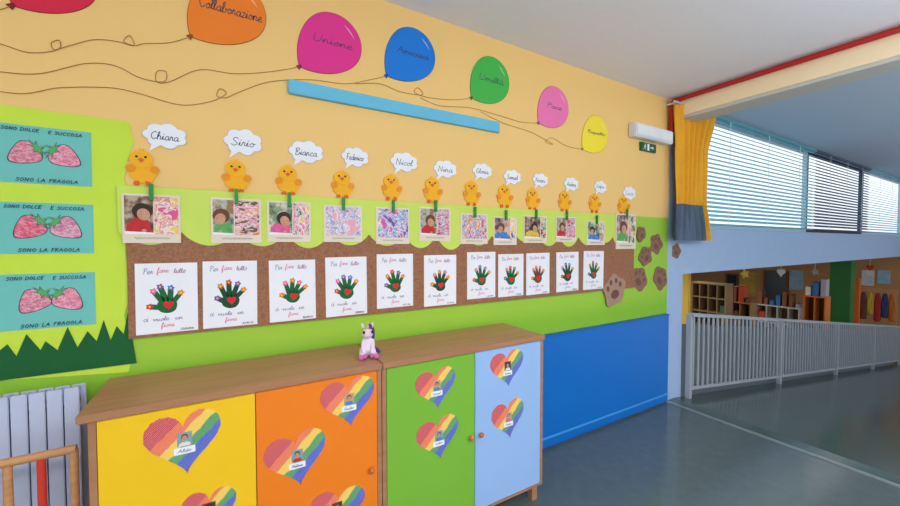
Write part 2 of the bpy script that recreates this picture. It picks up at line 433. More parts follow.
# ---------------------------------------------------------------- yellow green sheet and strawberries
A = [hit(-60, 100), hit(124, 122)]
bx = []
for i in range(14):
    py = 122 + (372-122)*i/13
    w = hit(129 + 5*sin(i*1.7), py); bx.append((w.x, w.z))
L0 = hit(-60, 385)
sheet = [(A[0].x, L0.z)] + list(reversed(bx)) + [(A[0].x, bx[0][1]+0.005)]
prism("paper_sheet", [(sheet, LIME2, -0.003, -0.001)], label="bright yellow-green paper sheet with wavy edge behind the strawberry cards", cat="paper sheet")
xs = [-60, -35, -20, -2, 8, 17, 27, 41, 46, 58, 68, 78, 88, 97, 104, 111, 117, 124, 128]
hi = [343, 357, 336, 352, 344, 356, 334, 350, 341, 350, 327, 347, 331, 341, 320, 340, 326, 334, 312]
top = [hit(x, y) for x, y in zip(xs, hi)]
gb = [(hit(-60, 384).x, hit(135, 363).z), (hit(137, 363).x, hit(135, 363).z)]
g = gb + [(q.x, q.z) for q in reversed(top)]
prism("paper_grass", [(g, mat("dark_green_paper", (22, 94, 46), 0.7, 0.1, 14), -0.006, -0.0035)], label="dark green zigzag paper grass strip at the bottom of the sheet", cat="paper decoration")

TURQ = mat("turquoise_paper", (114, 196, 186), 0.7, 0.04)
BER = [ramp_mat("strawberry_crayon_%d" % i, [(0.33, a_), (0.5, b_), (0.66, c_)], noise=(70, 3), const=False, rough=0.8, mapping=(1, 1, 1.6), off=(i, i, 0))
       for i, (a_, b_, c_) in enumerate([((206, 112, 134), (224, 144, 162), (234, 176, 186)), ((218, 114, 142), (234, 150, 172), (236, 186, 194)), ((216, 84, 110), (232, 118, 142), (238, 160, 174)), ((196, 118, 148), (220, 150, 176), (232, 184, 200))])]
LEAF = mat("leaf_pen", (96, 172, 104))
INK = mat("dark_ink", (56, 64, 88))
INKB = mat("dark_blue_ink", (40, 66, 100))
def berry_shape(n=40):
    p = []
    for i in range(n):
        t = 2*pi*i/n
        x = cos(t); z = sin(t)
        if z < 0: p.append((0.92*x*(1-0.34*abs(z)**1.3), 1.42*abs(z)**1.12*-1))
        else: p.append((0.92*x, 0.62*z))
    return p
def crown(s=1.0):
    p = []
    for i in range(14):
        t = 2*pi*i/14; r = (0.80 if i % 2 else 0.34)*s
        p.append((r*cos(t), 0.54+0.46*r*sin(t)))
    return p
rows = [(131, 187), (203, 253), (270, 324)]
for ri, (ya, yb) in enumerate(rows):
    zt = hit(93, ya+2).z; zb = hit(93, yb).z; xr = hit(93, 200).x
    w, h = 0.297, zt-zb
    o = prism("strawberry_card", [(rect(-w/2, -h/2, w/2, h/2), TURQ, -0.0045, -0.0032)], loc=(xr-w/2, 0, (zt+zb)/2),
              label="turquoise card with two crayoned strawberries and handwriting", cat="drawing", group="strawberry cards")
    pc = []
    for j, (cx, cz, r, rot) in enumerate([(-0.026+0.004*ri, 0.012, 0.047, -0.95+0.12*ri), (0.058, 0.010, 0.046, 1.0-0.10*ri)]):
        dy = 0.0006*j
        pc.append((xf(berry_shape(), cx, cz, rot, r*1.05), INK, -0.0048-dy, None))
        pc.append((xf(berry_shape(), cx, cz, rot, r*0.99), BER[(ri*2+j) % 4], -0.0050-dy, None))
        for q in range(24):
            aa = q*2.4; rr = 0.85*sqrt((q+.5)/24)
            s = xf([(rr*cos(aa)*0.72, rr*sin(aa)*0.9-0.36)], cx, cz, rot, r)[0]
            pc.append((xf(circ(0, 0, 0.0011, 0.0020, 6), s[0], s[1], rot), INK, -0.0051-dy, None))
        pc.append((xf(crown(1.08), cx, cz, rot, r), INK, -0.0061+dy*0.1, None))
        pc.append((xf(crown(0.90), cx, cz, rot, r), LEAF, -0.0063, None))
        st = xf([(0, 0.7), (0.12, 1.05)], cx, cz, rot, r)
        pc.append((capsule(st[0][0], st[0][1], st[1][0], st[1][1], 0.0022, 0.0028), LEAF, -0.0064, None))
    prism("strawberry", pc, parent=o)
    lettering([("SONO DOLCE", -0.048, h/2-0.016, 0.100, 0.012, INKB, .0022), ("E SUCCOSA", 0.074, h/2-0.018, 0.094, 0.012, INKB, .0022),
               ("SONO LA FRAGOLA", 0.02, -h/2+0.014, 0.17, 0.013, INKB, .0022)], -0.0066, o)

# ---------------------------------------------------------------- balloons
def balloon(cx, cy, x0, x1, y0, y1, kx, ky, rgb, word, cname, tail, ts=(0.62, 0.12)):
    c = hit(cx, cy, 0)
    w = hit(x1, cy).x-hit(x0, cy).x; h = hit(cx, y0).z-hit(cx, y1).z
    K = hit(kx, ky)
    a = Vector((c.x-K.x, c.z-K.z)); dist = a.length; a.normalize(); b = Vector((a.y, -a.x))
    r = (w+h)/4
    c = c + Vector((a.x, 0, a.y))*r*0.12
    dist += r*0.12
    Wb = r*0.92; Lt = r*0.94; Lk = max(dist*0.97, r*1.30)
    def sh(s):
        p = []
        for i in range(64):
            t = -2*pi*i/64; ct = cos(t); st = sin(t)
            if ct >= 0: v = a*(Lt*s*ct) + b*(Wb*s*st)
            else:
                f = 1 - 0.36*ct*ct - 0.24*ct**8
                v = a*(Lk*s*ct) + b*(Wb*s*st*f)
            p.append((v.x, v.y))
        return p
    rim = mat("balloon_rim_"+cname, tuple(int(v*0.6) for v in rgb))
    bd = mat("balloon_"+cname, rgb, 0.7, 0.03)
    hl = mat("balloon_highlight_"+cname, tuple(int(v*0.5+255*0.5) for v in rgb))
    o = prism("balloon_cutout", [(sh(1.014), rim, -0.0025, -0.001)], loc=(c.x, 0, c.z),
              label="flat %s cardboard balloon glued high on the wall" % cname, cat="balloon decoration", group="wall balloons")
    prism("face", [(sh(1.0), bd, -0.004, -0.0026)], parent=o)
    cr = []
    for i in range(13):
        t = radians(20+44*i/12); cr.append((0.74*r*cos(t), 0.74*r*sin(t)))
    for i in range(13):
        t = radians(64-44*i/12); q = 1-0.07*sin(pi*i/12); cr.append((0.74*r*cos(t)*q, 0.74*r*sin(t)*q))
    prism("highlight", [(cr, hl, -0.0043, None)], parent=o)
    ap = -a*Lk*0.97; en = -a*(Lk+0.016); d = b*0.012
    prism("knot", [([(ap.x-d.x*.4, ap.y-d.y*.4), (en.x-d.x, en.y-d.y), (en.x+d.x, en.y+d.y), (ap.x+d.x*.4, ap.y+d.y*.4)], rim, -0.0045, -0.001)], parent=o)
    if word:
        lettering([(word, 0.0, 0.0, w*ts[0], h*ts[1], INK, 0.0034)], -0.0046, o)
    P = [hit(x, y) for x, y in tail]
    P = [(en.x+a.x*.005, -0.004, en.y+a.y*.005)] + [(q.x-c.x, -0.004, q.z-c.z) for q in P[1:]]
    tube("string", [tuple(v) for v in catmull(P)], 0.0014, mat("string_brown", (160, 118, 72)), parent=o)

balloon(229, 12, 187, 269, -18, 43, 190, 37, (244, 130, 40), "Collaborazione", "orange",
        [(190, 37), (170, 43), (145, 44), (135, 46), (124, 42), (130, 36), (134, 46), (118, 42), (95, 40), (70, 46), (55, 50), (52, 43), (60, 41), (58, 50), (30, 53), (0, 44), (-40, 34)], (0.76, 0.18))
balloon(331, 44, 299, 362, 14, 74, 299, 67, (228, 54, 144), "Unione", "magenta",
        [(299, 68), (270, 72), (235, 74), (200, 70), (170, 82), (157, 82), (157, 72), (166, 72), (164, 82), (140, 78), (115, 66), (85, 64), (40, 74), (0, 72), (-40, 66)])
balloon(411, 55, 386, 437, 30, 81, 386, 76, (28, 122, 216), "Amicizia", "blue",
        [(386, 77), (370, 80), (345, 84), (310, 80), (270, 82), (240, 92), (226, 98), (217, 96), (220, 89), (226, 94), (210, 102), (180, 105), (140, 94), (110, 88), (60, 88), (20, 94), (-40, 84)])
balloon(490, 81, 471, 511, 58, 104, 471, 98, (70, 182, 76), "Umiltà", "green",
        [(471, 98), (450, 100), (425, 97), (414, 92), (418, 88), (422, 95), (400, 92), (380, 84), (355, 84)], (0.6, 0.14))
balloon(553, 108, 537, 569, 88, 129, 538, 123, (240, 122, 178), "Pace", "pink",
        [(538, 124), (520, 122), (500, 116), (470, 108), (440, 106), (420, 98)], (0.45, 0.12))
balloon(595, 135, 582, 609, 118, 154, 582, 149, (248, 226, 60), "Rispetto", "yellow",
        [(582, 150), (566, 146), (552, 138), (545, 142), (552, 144), (530, 132), (505, 124), (480, 112)], (0.65, 0.14))
balloon(55, -18, 5, 100, -48, 9, 12, 6, (218, 40, 70), "", "red",
        [(12, 6), (0, 10), (-30, 14)])

x0 = hit(288, 90).x; x1 = hit(498, 128).x
boxes("wall_rail", [(x0, x1, -0.022, -0.001, 2.322, 2.392)], mat("sky_blue_board", (104, 190, 222), 0.5, 0.08, 12), bevel=0.003, label="light blue painted board fixed under the balloons", cat="board")

# ---------------------------------------------------------------- clouds
clouds = [("Chiara", 165, 136, 46, 26), ("Sirio", 243, 142, 40, 27), ("Bianca", 306, 152, 36, 23), ("Federico", 355, 157, 28, 20), ("Nicol", 404, 162, 28, 20),
          ("Nina", 445, 169, 24, 18), ("Gloria", 482, 171, 20, 16), ("Samuel", 512, 177, 18, 15), ("Noemi", 540, 180, 16, 14), ("Andrea", 571, 184, 15, 14), ("Sofia", 600, 187, 13, 13), ("Luca", 629, 193, 13, 14)]
chicks = [(142, 167, 32, 35), (236, 176, 28, 32), (288, 180, 25, 29), (342, 184, 22, 27), (391, 187, 20, 25), (432, 190, 19, 25), (471, 193, 17, 24), (504, 196, 16, 22), (532, 199, 14, 21), (564, 201, 13, 20), (594, 203, 12, 18), (623, 205, 12, 18)]
EDGE = mat("cut_paper_edge", (120, 120, 130))
for (s, cx, cy, w_, h_), (kx, ky, _, _) in zip(clouds, chicks):
    c, w, h = box_px(cx-w_/2, cy-h_/2, cx+w_/2, cy+h_/2)
    def cl(s_):
        return [((w/2*s_)*(0.86+0.14*abs(sin(3.5*t)))*cos(t), (h/2*s_)*(0.80+0.20*abs(sin(3.5*t)))*sin(t)) for t in [2*pi*i/84 for i in range(84)]]
    tail = [(-w*0.08, -h*0.34), (-w*0.36, -h*0.64), (-w*0.28, -h*0.28)]
    o = prism("speech_cloud", [(cl(1.0), EDGE, -0.0030, -0.001)], loc=(c.x, 0, c.z),
              label="white paper speech cloud with a handwritten name above a chick", cat="paper cloud", group="name clouds")
    prism("face", [(cl(0.985), WHITE, -0.0042, -0.0031), (tail, WHITE, -0.0040, -0.0031)], parent=o)
    lettering([(s, 0, -0.002, w*0.60, h*0.30, INK, 0.0029)], -0.0046, o)

YEL = mat("chick_yellow", (250, 180, 28), 0.6, 0.08, 30); YEL2 = mat("chick_wing_orange", (238, 148, 24)); ORG = mat("beak_orange", (232, 100, 30))
GRN = mat("peg_green", (40, 140, 60), 0.4)
for i, (cx, cy, w_, h_) in enumerate(chicks):
    c, w, h = box_px(cx-w_/2, cy-h_/2, cx+w_/2, cy+h_/2)
    body = xf([(0.47*(1+0.05*cos(7*t))*cos(t), 0.32*(1+0.05*cos(7*t))*sin(t)) for t in [2*pi*k/42 for k in range(42)]], 0.02*w, -0.14*h, 0, w*0.96, h)
    head = circ(-0.02*w, 0.22*h, 0.37*w, 0.25*h, 22)
    tuft = [(-0.1*w, 0.43*h), (0.04*w, 0.43*h), (0.08*w, 0.53*h), (-0.01*w, 0.48*h), (-0.06*w, 0.54*h)]
    o = prism("chick_cutout", [(body, YEL, -0.006, -0.002), (head, YEL, -0.0085, -0.003), (tuft, YEL, -0.006, -0.002)], loc=(c.x, 0, c.z),
              label="small yellow paper chick standing above a hanging photo card", cat="chick decoration", group="paper chicks")
    prism("wing", [(xf(circ(0, 0, 0.15, 0.11, 14), 0.40*w, -0.06*h, 0.6, w, h), YEL2, -0.009, -0.0062)], parent=o)
    prism("wing", [(xf(circ(0, 0, 0.15, 0.11, 14), -0.36*w, -0.06*h, -0.6, w, h), YEL2, -0.009, -0.0062)], parent=o)
    prism("beak", [([(-0.13*w, 0.20*h), (-0.02*w, 0.11*h), (0.09*w, 0.20*h), (-0.02*w, 0.25*h)], ORG, -0.0098, -0.0087)], parent=o)
    for ex in (-0.16, 0.12): prism("eye", [(circ(ex*w, 0.28*h, 0.045*w, n=10), BLACK, -0.0098, -0.0087)], parent=o)
    for sx in (-1, 1): prism("foot", [(capsule(sx*0.14*w, -0.43*h, sx*0.18*w, -0.47*h, 0.05*w, 0.10*w), ORG, -0.007, -0.002)], parent=o)

# ---------------------------------------------------------------- photo cards with pegs
cards = [(123, 195, 181, 243), (211, 199, 261, 243), (267, 202, 310, 242), (323, 206, 361, 242), (375, 208, 408, 244), (418, 208, 449, 241), (459, 214, 486, 244), (492, 217, 515, 245), (522, 216, 545, 243), (554, 217, 574, 242), (585, 221, 603, 245), (614, 214, 634, 249)]
PAL = [(196, 44, 52), (236, 96, 150), (70, 130, 200), (240, 190, 60), (90, 170, 90), (240, 240, 240), (150, 90, 170), (230, 120, 60)]
SKINM = mat("printed_skin", (206, 152, 122), 0.6, 0.3, 70); HAIR = mat("printed_dark_hair", (58, 40, 34), 0.6, 0.4, 60); HAIR2 = mat("printed_brown_hair", (104, 70, 46), 0.6, 0.4, 60)
CARDM = mat("cream_card", (232, 218, 198), 0.6, 0.03)
PM = [mat("print_tone_%d" % i, c_, 0.6, 0.45, 45) for i, c_ in enumerate(PAL)]
BGM = [ramp_mat("print_background_%d" % i, [(0.35, a_), (0.5, b_), (0.62, c_)], noise=(28, 3), const=False, off=(i, 0, i)) for i, (a_, b_, c_) in enumerate([((60, 44, 38), (130, 100, 80), (190, 170, 150)), ((90, 110, 90), (190, 190, 180), (150, 120, 90)), ((60, 90, 70), (140, 160, 130), (220, 210, 190)), ((80, 60, 90), (180, 150, 140), (220, 190, 160))])]
WP = (240, 236, 236)
def art(i):
    c1, c2, c3 = [((232, 90, 140), (244, 206, 90), (226, 130, 90)), ((120, 90, 60), (238, 150, 60), (226, 100, 130)), ((80, 130, 90), (236, 210, 80), (226, 90, 150)), ((200, 190, 190), (236, 170, 190), (150, 140, 200)),
                  ((120, 80, 160), (226, 110, 170), (90, 140, 200)), ((200, 40, 90), (232, 110, 150), (150, 60, 120)), ((210, 90, 120), (230, 160, 90), (120, 110, 170)), ((90, 110, 190), (230, 120, 60), (240, 200, 90)),
                  ((180, 60, 60), (240, 190, 60), (90, 150, 90)), ((226, 70, 90), (240, 140, 170), (90, 90, 140)), ((200, 100, 60), (240, 200, 110), (120, 60, 80)), ((90, 140, 80), (230, 190, 80), (200, 80, 60))][i]
    return ramp_mat("paint_smears_%d" % i, [(0.0, c1), (0.40, c2), (0.44, WP), (0.515, c3), (0.56, WP), (0.60, c1)], noise=([20, 24, 18, 22][i % 4], 3), off=(i*3.1, 0, i*1.7), distort=[0.9, 0.3, 1.2, 0.6][i % 4], mapping=[(1, 1, 1), (1, 1, 2.2), (1.6, 1, 1), (1, 1, .8)][i % 4], const=False)
for i, (x0, y0, x1, y1) in enumerate(cards):
    c, w, h = box_px(x0, y0, x1, y1)
    random.seed(i+40)
    o = prism("photo_card", [(rect(-w/2, -h/2, w/2, h/2), CARDM, -0.0185, -0.0165)], loc=(c.x, 0, c.z),
              label="cream card with a printed child photo and a paint-smeared drawing", cat="photo card", group="hanging photo cards")
    only_art = i in (3, 4, 6)
    split = [0.02, -0.06, 0.06, 0, 0, 0.04, 0, 0.2, 0.2, 0.0, 0.2, 0.1][i]*w if not only_art else -0.46*w
    pc = []
    zb = -0.32*h
    if not only_art:
        pc.append((rect(-0.46*w, zb, split, 0.46*h), BGM[i % 4], -0.0190, None))
        mx = (-0.46*w+split)/2; hw = (split+0.46*w)/2
        sg_ = -1 if i % 3 == 1 else 1
        body = PM[[0, 4, 1, 5, 1, 0, 3, 2, 3, 0, 2, 4][i]]
        tlt = sg_*random.uniform(0.1, 0.3)*hw
        low_ = random.uniform(-0.08, 0.0)*h
        def lim(x): return max(-0.46*w, min(split, x))
        pc.append(([(lim(mx-hw*0.95), zb), (lim(mx+hw*0.85), zb), (lim(mx+hw*0.8), zb+0.18*h), (mx+hw*0.4+tlt, 0.0*h+low_), (mx-hw*0.4+tlt, 0.03*h+low_), (lim(mx-hw*0.85), zb+0.20*h)], body, -0.0194, None))
        pc.append((capsule(mx-sg_*hw*0.45, zb+0.22*h, mx+sg_*hw*0.25, zb+0.09*h, 0.06*h, 0.04*h), body, -0.0196, None))
        pc.append((circ(mx+sg_*hw*0.33, zb+0.07*h, 0.04*h, n=10), SKINM, -0.0198, None))
        hx = mx+tlt*1.2; hz = 0.13*h+low_
        pc.append((circ(hx, hz+0.03*h, 0.165*h, 0.165*h, 18), HAIR if i % 2 == 0 else HAIR2, -0.0197, None))
        pc.append((xf(circ(0, 0, 0.105*h, 0.125*h, 18), hx+sg_*0.02*h, hz-0.035*h, sg_*0.3), SKINM, -0.0199, None))
        for e in (-0.045, 0.035): pc.append((circ(hx+sg_*0.03*h+e*h, hz-0.03*h, 0.009*h, n=6), HAIR, -0.0201, None))
        pc.append(([(lim(mx-hw), zb), (lim(mx+hw), zb), (lim(mx+hw), zb+0.035*h), (lim(mx-hw), zb+0.06*h)], WHITE, -0.0200, None))
    pc.append((rect(split+0.02*w, zb, 0.46*w, 0.46*h), art(i), -0.0190, None))
    prism("print", pc, parent=o)
    P = [(-0.30*w + 0.6*w*k/36, -0.0189, -0.40*h + 0.025*h*sin(k*2.1)) for k in range(37)]
    tube("caption", P, 0.0008, INK, parent=o)
    tz = hit((x0+x1)/2, y0).z
    peg = boxes("clothes_peg", [(-0.007, 0.007, -0.034, -0.022, -0.03, 0.04), (-0.007, 0.007, -0.0215, -0.0203, -0.03, 0.04)], GRN, loc=(c.x, 0, tz+0.005),
                label="green wooden clothes peg gripping the photo card", cat="clothes peg", group="green clothes pegs")
    tube("spring", [(-0.009, -0.028, 0.004), (0.009, -0.028, 0.004)], 0.0035, mat("peg_spring_steel", (180, 180, 185), 0.3, metal=0.8), parent=peg)

# ---------------------------------------------------------------- hand print posters
posters = [(136, 263, 198, 332), (203, 261, 257, 326), (269, 260, 315, 320), (325, 257, 366, 315), (376, 254, 412, 307), (423, 255, 455, 305), (466, 252, 494, 298), (497, 254, 522, 296), (525, 253, 548, 294), (555, 252, 577, 291), (582, 251, 602, 289)]
TXB = mat("pen_violet", (120, 116, 168)); TXP = mat("pen_pink", (234, 96, 150)); TXR = mat("pen_mauve", (176, 96, 136))
HG = [mat("handprint_green", (28, 104, 54), 0.7, 0.4, 60), mat("handprint_dark_green", (24, 78, 50), 0.7, 0.4, 60), mat("handprint_brown", (112, 76, 54), 0.7, 0.3, 60)]
FLC = [mat("flower_red", (214, 50, 64)), mat("flower_pink", (238, 110, 170)), mat("flower_violet", (130, 80, 180)), mat("flower_blue", (70, 120, 210)), mat("flower_orange", (240, 140, 50)), mat("flower_yellow", (246, 214, 60))]
RED = mat("heart_red", (220, 36, 46))
for i, (x0, y0, x1, y1) in enumerate(posters):
    c, w, h = box_px(x0, y0, x1, y1)
    random.seed(i+5)
    rot = random.uniform(-0.012, 0.012)
    o = prism("handprint_poster", [(rect(-w/2, -h/2, w/2, h/2), WHITE, -0.0152, -0.0125)], loc=(c.x, 0, c.z),
              label="white sheet with green handprint, flower fingertips and handwriting", cat="drawing", group="handprint posters")
    o.rotation_euler = (0, rot, 0)
    g_ = HG[2] if i in (8,) else HG[0] if i % 4 != 1 else HG[1]
    k = w/0.21
    pc = []
    ps = random.uniform(0.9, 1.06)
    palm = [(0.0335*ps*cos(t)*(1-0.10*sin(t+0.4)+0.03*sin(5*t+i)), -0.030+0.0335*ps*sin(t)) for t in [2*pi*q/26 for q in range(26)]]
    pc.append((xf(palm, 0, 0, 0, k), g_, -0.0155, None))
    tips = []
    sp = random.uniform(0.88, 1.06)
    tl = random.uniform(-9, 9)
    for a_, l, r0, bx_, bz in [(160, 0.046, 0.0115, -0.012, -0.040), (118, 0.050, 0.0105, -0.020, -0.010), (97, 0.057, 0.0108, -0.006, -0.006), (76, 0.053, 0.0105, 0.009, -0.007), (48, 0.044, 0.0098, 0.022, -0.014)]:
        a_ = radians(90+(a_-90)*sp+tl+random.uniform(-4, 4)); l *= random.uniform(0.9, 1.06)
        ex, ez = bx_+l*cos(a_), bz+l*sin(a_)
        pc.append((capsule(bx_*k, bz*k, ex*k, ez*k, r0*k, r0*0.9*k), g_, -0.0157, None))
        tips.append((ex, ez))
    for q, (ex, ez) in enumerate(tips):
        fc = FLC[(i*2+q*(1+i % 3)) % 6]
        pc.append((flower(ex*k, ez*k, 0.0140*k), fc, -0.0160, None))
        pc.append((circ(ex*k, ez*k, 0.004*k, n=8), FLC[5] if fc != FLC[5] else FLC[0], -0.0162, None))
    pc.append((xf(heart(24), 0.003*k, -0.032*k, random.uniform(-.3, .3), 0.036*k), RED, -0.0161, None))
    prism("handprint", pc, parent=o)
    sw = .0018
    it = [("Per", -0.062, 0.116, 0.030, 0.024, TXB), ("fare", -0.014, 0.114, 0.040, 0.032, TXP), ("tutto", 0.044, 0.116, 0.042, 0.022, TXR),
          ("ci", -0.072, -0.086, 0.014, 0.018, TXB), ("vuole", -0.022, -0.086, 0.053, 0.019, TXB), ("un", 0.038, -0.090, 0.025, 0.010, TXB),
          ("fiore", 0.0, -0.118, 0.046, 0.028, TXP)]
    it = [(s, x*k, z*h/0.297, ww*k, hh*k, mm, sw) for s, x, z, ww, hh, mm in it]
    it.append((clouds[i][0].upper(), 0.066*k, -0.138*h/0.297, 0.044*k, 0.008*k, INK, .0018))
    lettering(it, -0.0163, o)

# ---------------------------------------------------------------- brown paw cut-outs
PAW = mat("paw_brown", (146, 106, 86), 0.8, 0.2, 40); PAWL = mat("paw_light_brown", (172, 138, 120), 0.8, 0.15, 40); PAWD = mat("paw_dark_brown", (112, 80, 66))
for n_, (cx, cy, r, ro, yy) in enumerate([(613, 290, 19, 0.2, -0.0135), (639, 279, 15, -0.5, -0.0015), (660, 278, 14, -0.7, -0.0045), (645, 256, 12, 0.5, -0.0075), (656, 244, 12, -0.3, -0.0015), (676, 251, 9, -0.2, -0.0015), (640, 234, 9, 0.6, -0.0105)]):
    c = hit(cx, cy); rr = r/F*(c-CAM).dot(fwd)*1.0
    base = [(1.0*(0.88+0.08*cos(5*t-1.2)+0.05*cos(3*t+n_*1.3))*cos(t), 0.9*(0.88+0.08*cos(5*t-1.2)+0.05*sin(2*t+n_))*sin(t)) for t in [2*pi*q/50 for q in range(50)]]
    o = prism("paw_cutout", [(xf(base, 0, 0, ro, rr), PAWL if n_ == 0 else PAW, yy-0.002, yy)], loc=(c.x, 0, c.z), label="brown paper paw print stuck at the end of the board" if n_ else "large light brown paper paw print on the corner of the board", cat="paw decoration", group="paper paw prints")
    pc = [(xf(circ(0, -0.22, 0.34, 0.24, 14), 0, 0, ro, rr), PAWD, yy-0.0024, yy-0.0021)]
    for a_ in (155, 112, 68, 25):
        a_ = radians(a_)
        pc.append((xf(circ(0.56*cos(a_), 0.52*sin(a_)-0.02, 0.12, 0.15, 10), 0, 0, ro, rr), PAWD, yy-0.0024, yy-0.0021))
    prism("pad", pc, parent=o)

# ---------------------------------------------------------------- emergency light
xa, xb = hit(628, 135).x, 3.63
EL = boxes("emergency_light", [(xa, xb, -0.07, -0.001, 2.50, 2.62)], mat("lamp_housing", (220, 224, 230), 0.4), bevel=0.008, label="white emergency lamp housing mounted near the wall corner", cat="emergency light")
boxes("diffuser", [(xa+0.03, xb-0.03, -0.076, -0.0705, 2.52, 2.60)], mat("lamp_diffuser", (236, 240, 244), 0.25), bevel=0.002, parent=EL)
sx0, sx1 = hit(639, 151).x, hit(654, 151).x
SG = boxes("exit_sign", [(sx0, sx1, -0.02, -0.001, 2.405, 2.480)], mat("sign_green", (20, 92, 62), 0.4), label="small green emergency exit sign with running figure under the lamp", cat="exit sign")
cx = (sx0+sx1)/2; pc = []
def sg(p_): return [(cx+x*.8, 2.4425+z*.85) for x, z in p_]
pc.append((sg(circ(-0.065, 0.025, 0.009, n=10)), WHITE, -0.0215, None))
for q in [(-0.07, 0.012, -0.078, -0.008, .008, .007), (-0.076, -0.008, -0.058, -0.018, .005, .004), (-0.058, -0.018, -0.062, -0.034, .004, .003), (-0.078, -0.01, -0.1, -0.028, .005, .003), (-0.07, 0.012, -0.048, 0.0, .003, .003), (-0.07, 0.012, -0.094, 0.004, .003, .003)]:
    pc.append((sg(capsule(*q)), WHITE, -0.0215, None))
pc.append((sg(rect(-0.03, -0.035, 0.01, 0.035)), WHITE, -0.0215, None))
pc.append((sg([(0.03, -0.006), (0.07, -0.006), (0.07, -0.02), (0.095, 0), (0.07, 0.02), (0.07, 0.006), (0.03, 0.006)]), WHITE, -0.0215, None))
prism("pictogram", pc, parent=SG)

# ---------------------------------------------------------------- curtain (gathered cloth hanging at the window jamb)
CY = mat("curtain_yellow", (238, 174, 44), 0.8, 0.12, 14); CG = mat("curtain_grey_blue", (92, 108, 128), 0.8, 0.15, 14)
bm = bmesh.new(); grid = []
nz, nx = 40, 90
CYY = -0.10
Lx = [hit(x, 180, CYY).x for x in (674, 677, 678, 676)]
Rx = [hit(x, 180, CYY).x for x in (713, 706, 705, 711)]
def lerp4(L, q):
    q *= 3; k_ = min(2, int(q)); f_ = q-k_; f_ = f_*f_*(3-2*f_)
    return L[k_]*(1-f_)+L[k_+1]*f_
for j in range(nz+1):
    q = j/nz; z = 2.87 - (2.87-1.59)*q
    xl, xr_ = lerp4(Lx, q), lerp4(Rx, q)
    row = []
    for i in range(nx+1):
        s = i/nx
        fold = 0.024*sin(s*2*pi*6 + 0.6*sin(q*4)) + 0.007*sin(s*2*pi*13+q*3)
        row.append(bm.verts.new((xl+(xr_-xl)*s, CYY+fold, z)))
    grid.append(row)
for j in range(nz):
    for i in range(nx):
        f = bm.faces.new((grid[j][i], grid[j+1][i], grid[j+1][i+1], grid[j][i+1])); f.smooth = True
        if j/nz > 0.70 and i/nx < 0.84: f.material_index = 1
me = bpy.data.meshes.new("curtain"); bm.to_mesh(me); bm.free(); me.materials.append(CY); me.materials.append(CG)
cu = new_obj("curtain", me, label="yellow-orange gathered fabric curtain with grey-blue lower part", cat="curtain")
tube("curtain_rod", [(Lx[0]-0.02, CYY, 2.885), (Rx[0]+0.03, CYY, 2.885)], 0.010, FR, parent=cu)
boxes("rod_bracket", [(Lx[0]+0.02, Lx[0]+0.04, CYY-0.01, -0.001, 2.878, 2.892)], FR, parent=cu)

# ---------------------------------------------------------------- cabinets
YF = -0.41
HC = hit(543, 335, YF).z
KN = mat("orange_knob", (206, 110, 60), 0.35)
KZ = hit(483, 433, YF).z
def cabinet(x0, x1, xm, cols, knobs, lab, ol, orr):
    root = bpy.data.objects.new("cabinet", None); COL.objects.link(root)
    root["label"] = lab; root["category"] = "cabinet"; root["group"] = "nursery cabinets"
    t = 0.02
    boxes("body", [(x0, x0+t, YF+0.002, -0.025, 0.09, HC-0.028), (x1-t, x1, YF+0.002, -0.025, 0.09, HC-0.028), (x0+t, x1-t, YF+0.002, -0.025, 0.09, 0.105),
                   (x0+t, x1-t, -0.035, -0.025, 0.105, HC-0.028), (xm-t/2, xm+t/2, YF+0.022, -0.035, 0.105, HC-0.028), (x0+t, x1-t, YF+0.04, -0.035, 0.5, 0.518)], WOOD, parent=root)
    boxes("worktop", [(x0-ol, x1+orr, YF-0.010, -0.022, HC-0.028, HC)], WOOD, bevel=0.003, parent=root)
    for (a_, b_), cc, kx in zip([(x0+t+0.002, xm-0.0015), (xm+0.0015, x1-t-0.002)], cols, knobs):
        d = boxes("door", [(a_, b_, YF, YF+0.018, 0.108, HC-0.032)], cc, bevel=0.002, parent=root)
        ball("knob", (kx, YF-0.014, KZ), (0.014, 0.013, 0.014), KN, parent=d)
    for lx in (x0+0.03, x1-0.07):
        for ly in (YF+0.015, -0.08):
            boxes("leg", [(lx, lx+0.04, ly, ly+0.04, 0, 0.09)], WOOD, parent=root)
CX0 = hit(88, 450, YF).x; CXM = hit(382, 400, YF).x; CX1 = hit(543, 400, YF).x
M1 = hit(256, 440, YF).x; M2 = hit(475, 420, YF).x
cabinet(CX0, CXM-0.002, M1, [mat("door_yellow", (246, 198, 32), 0.4, 0.02), mat("door_orange", (242, 130, 32), 0.4, 0.02)], [M1-0.035, CXM-0.055], "brown-edged low cabinet with a yellow and an orange door", 0.026, 0.0005)
cabinet(CXM+0.002, CX1, M2, [mat("door_green", (124, 184, 60), 0.4, 0.02), mat("door_light_blue", (152, 188, 234), 0.4, 0.02)], [M2-0.030, M2+0.035], "brown-edged low cabinet with a green and a light blue door", 0.0005, 0.006)

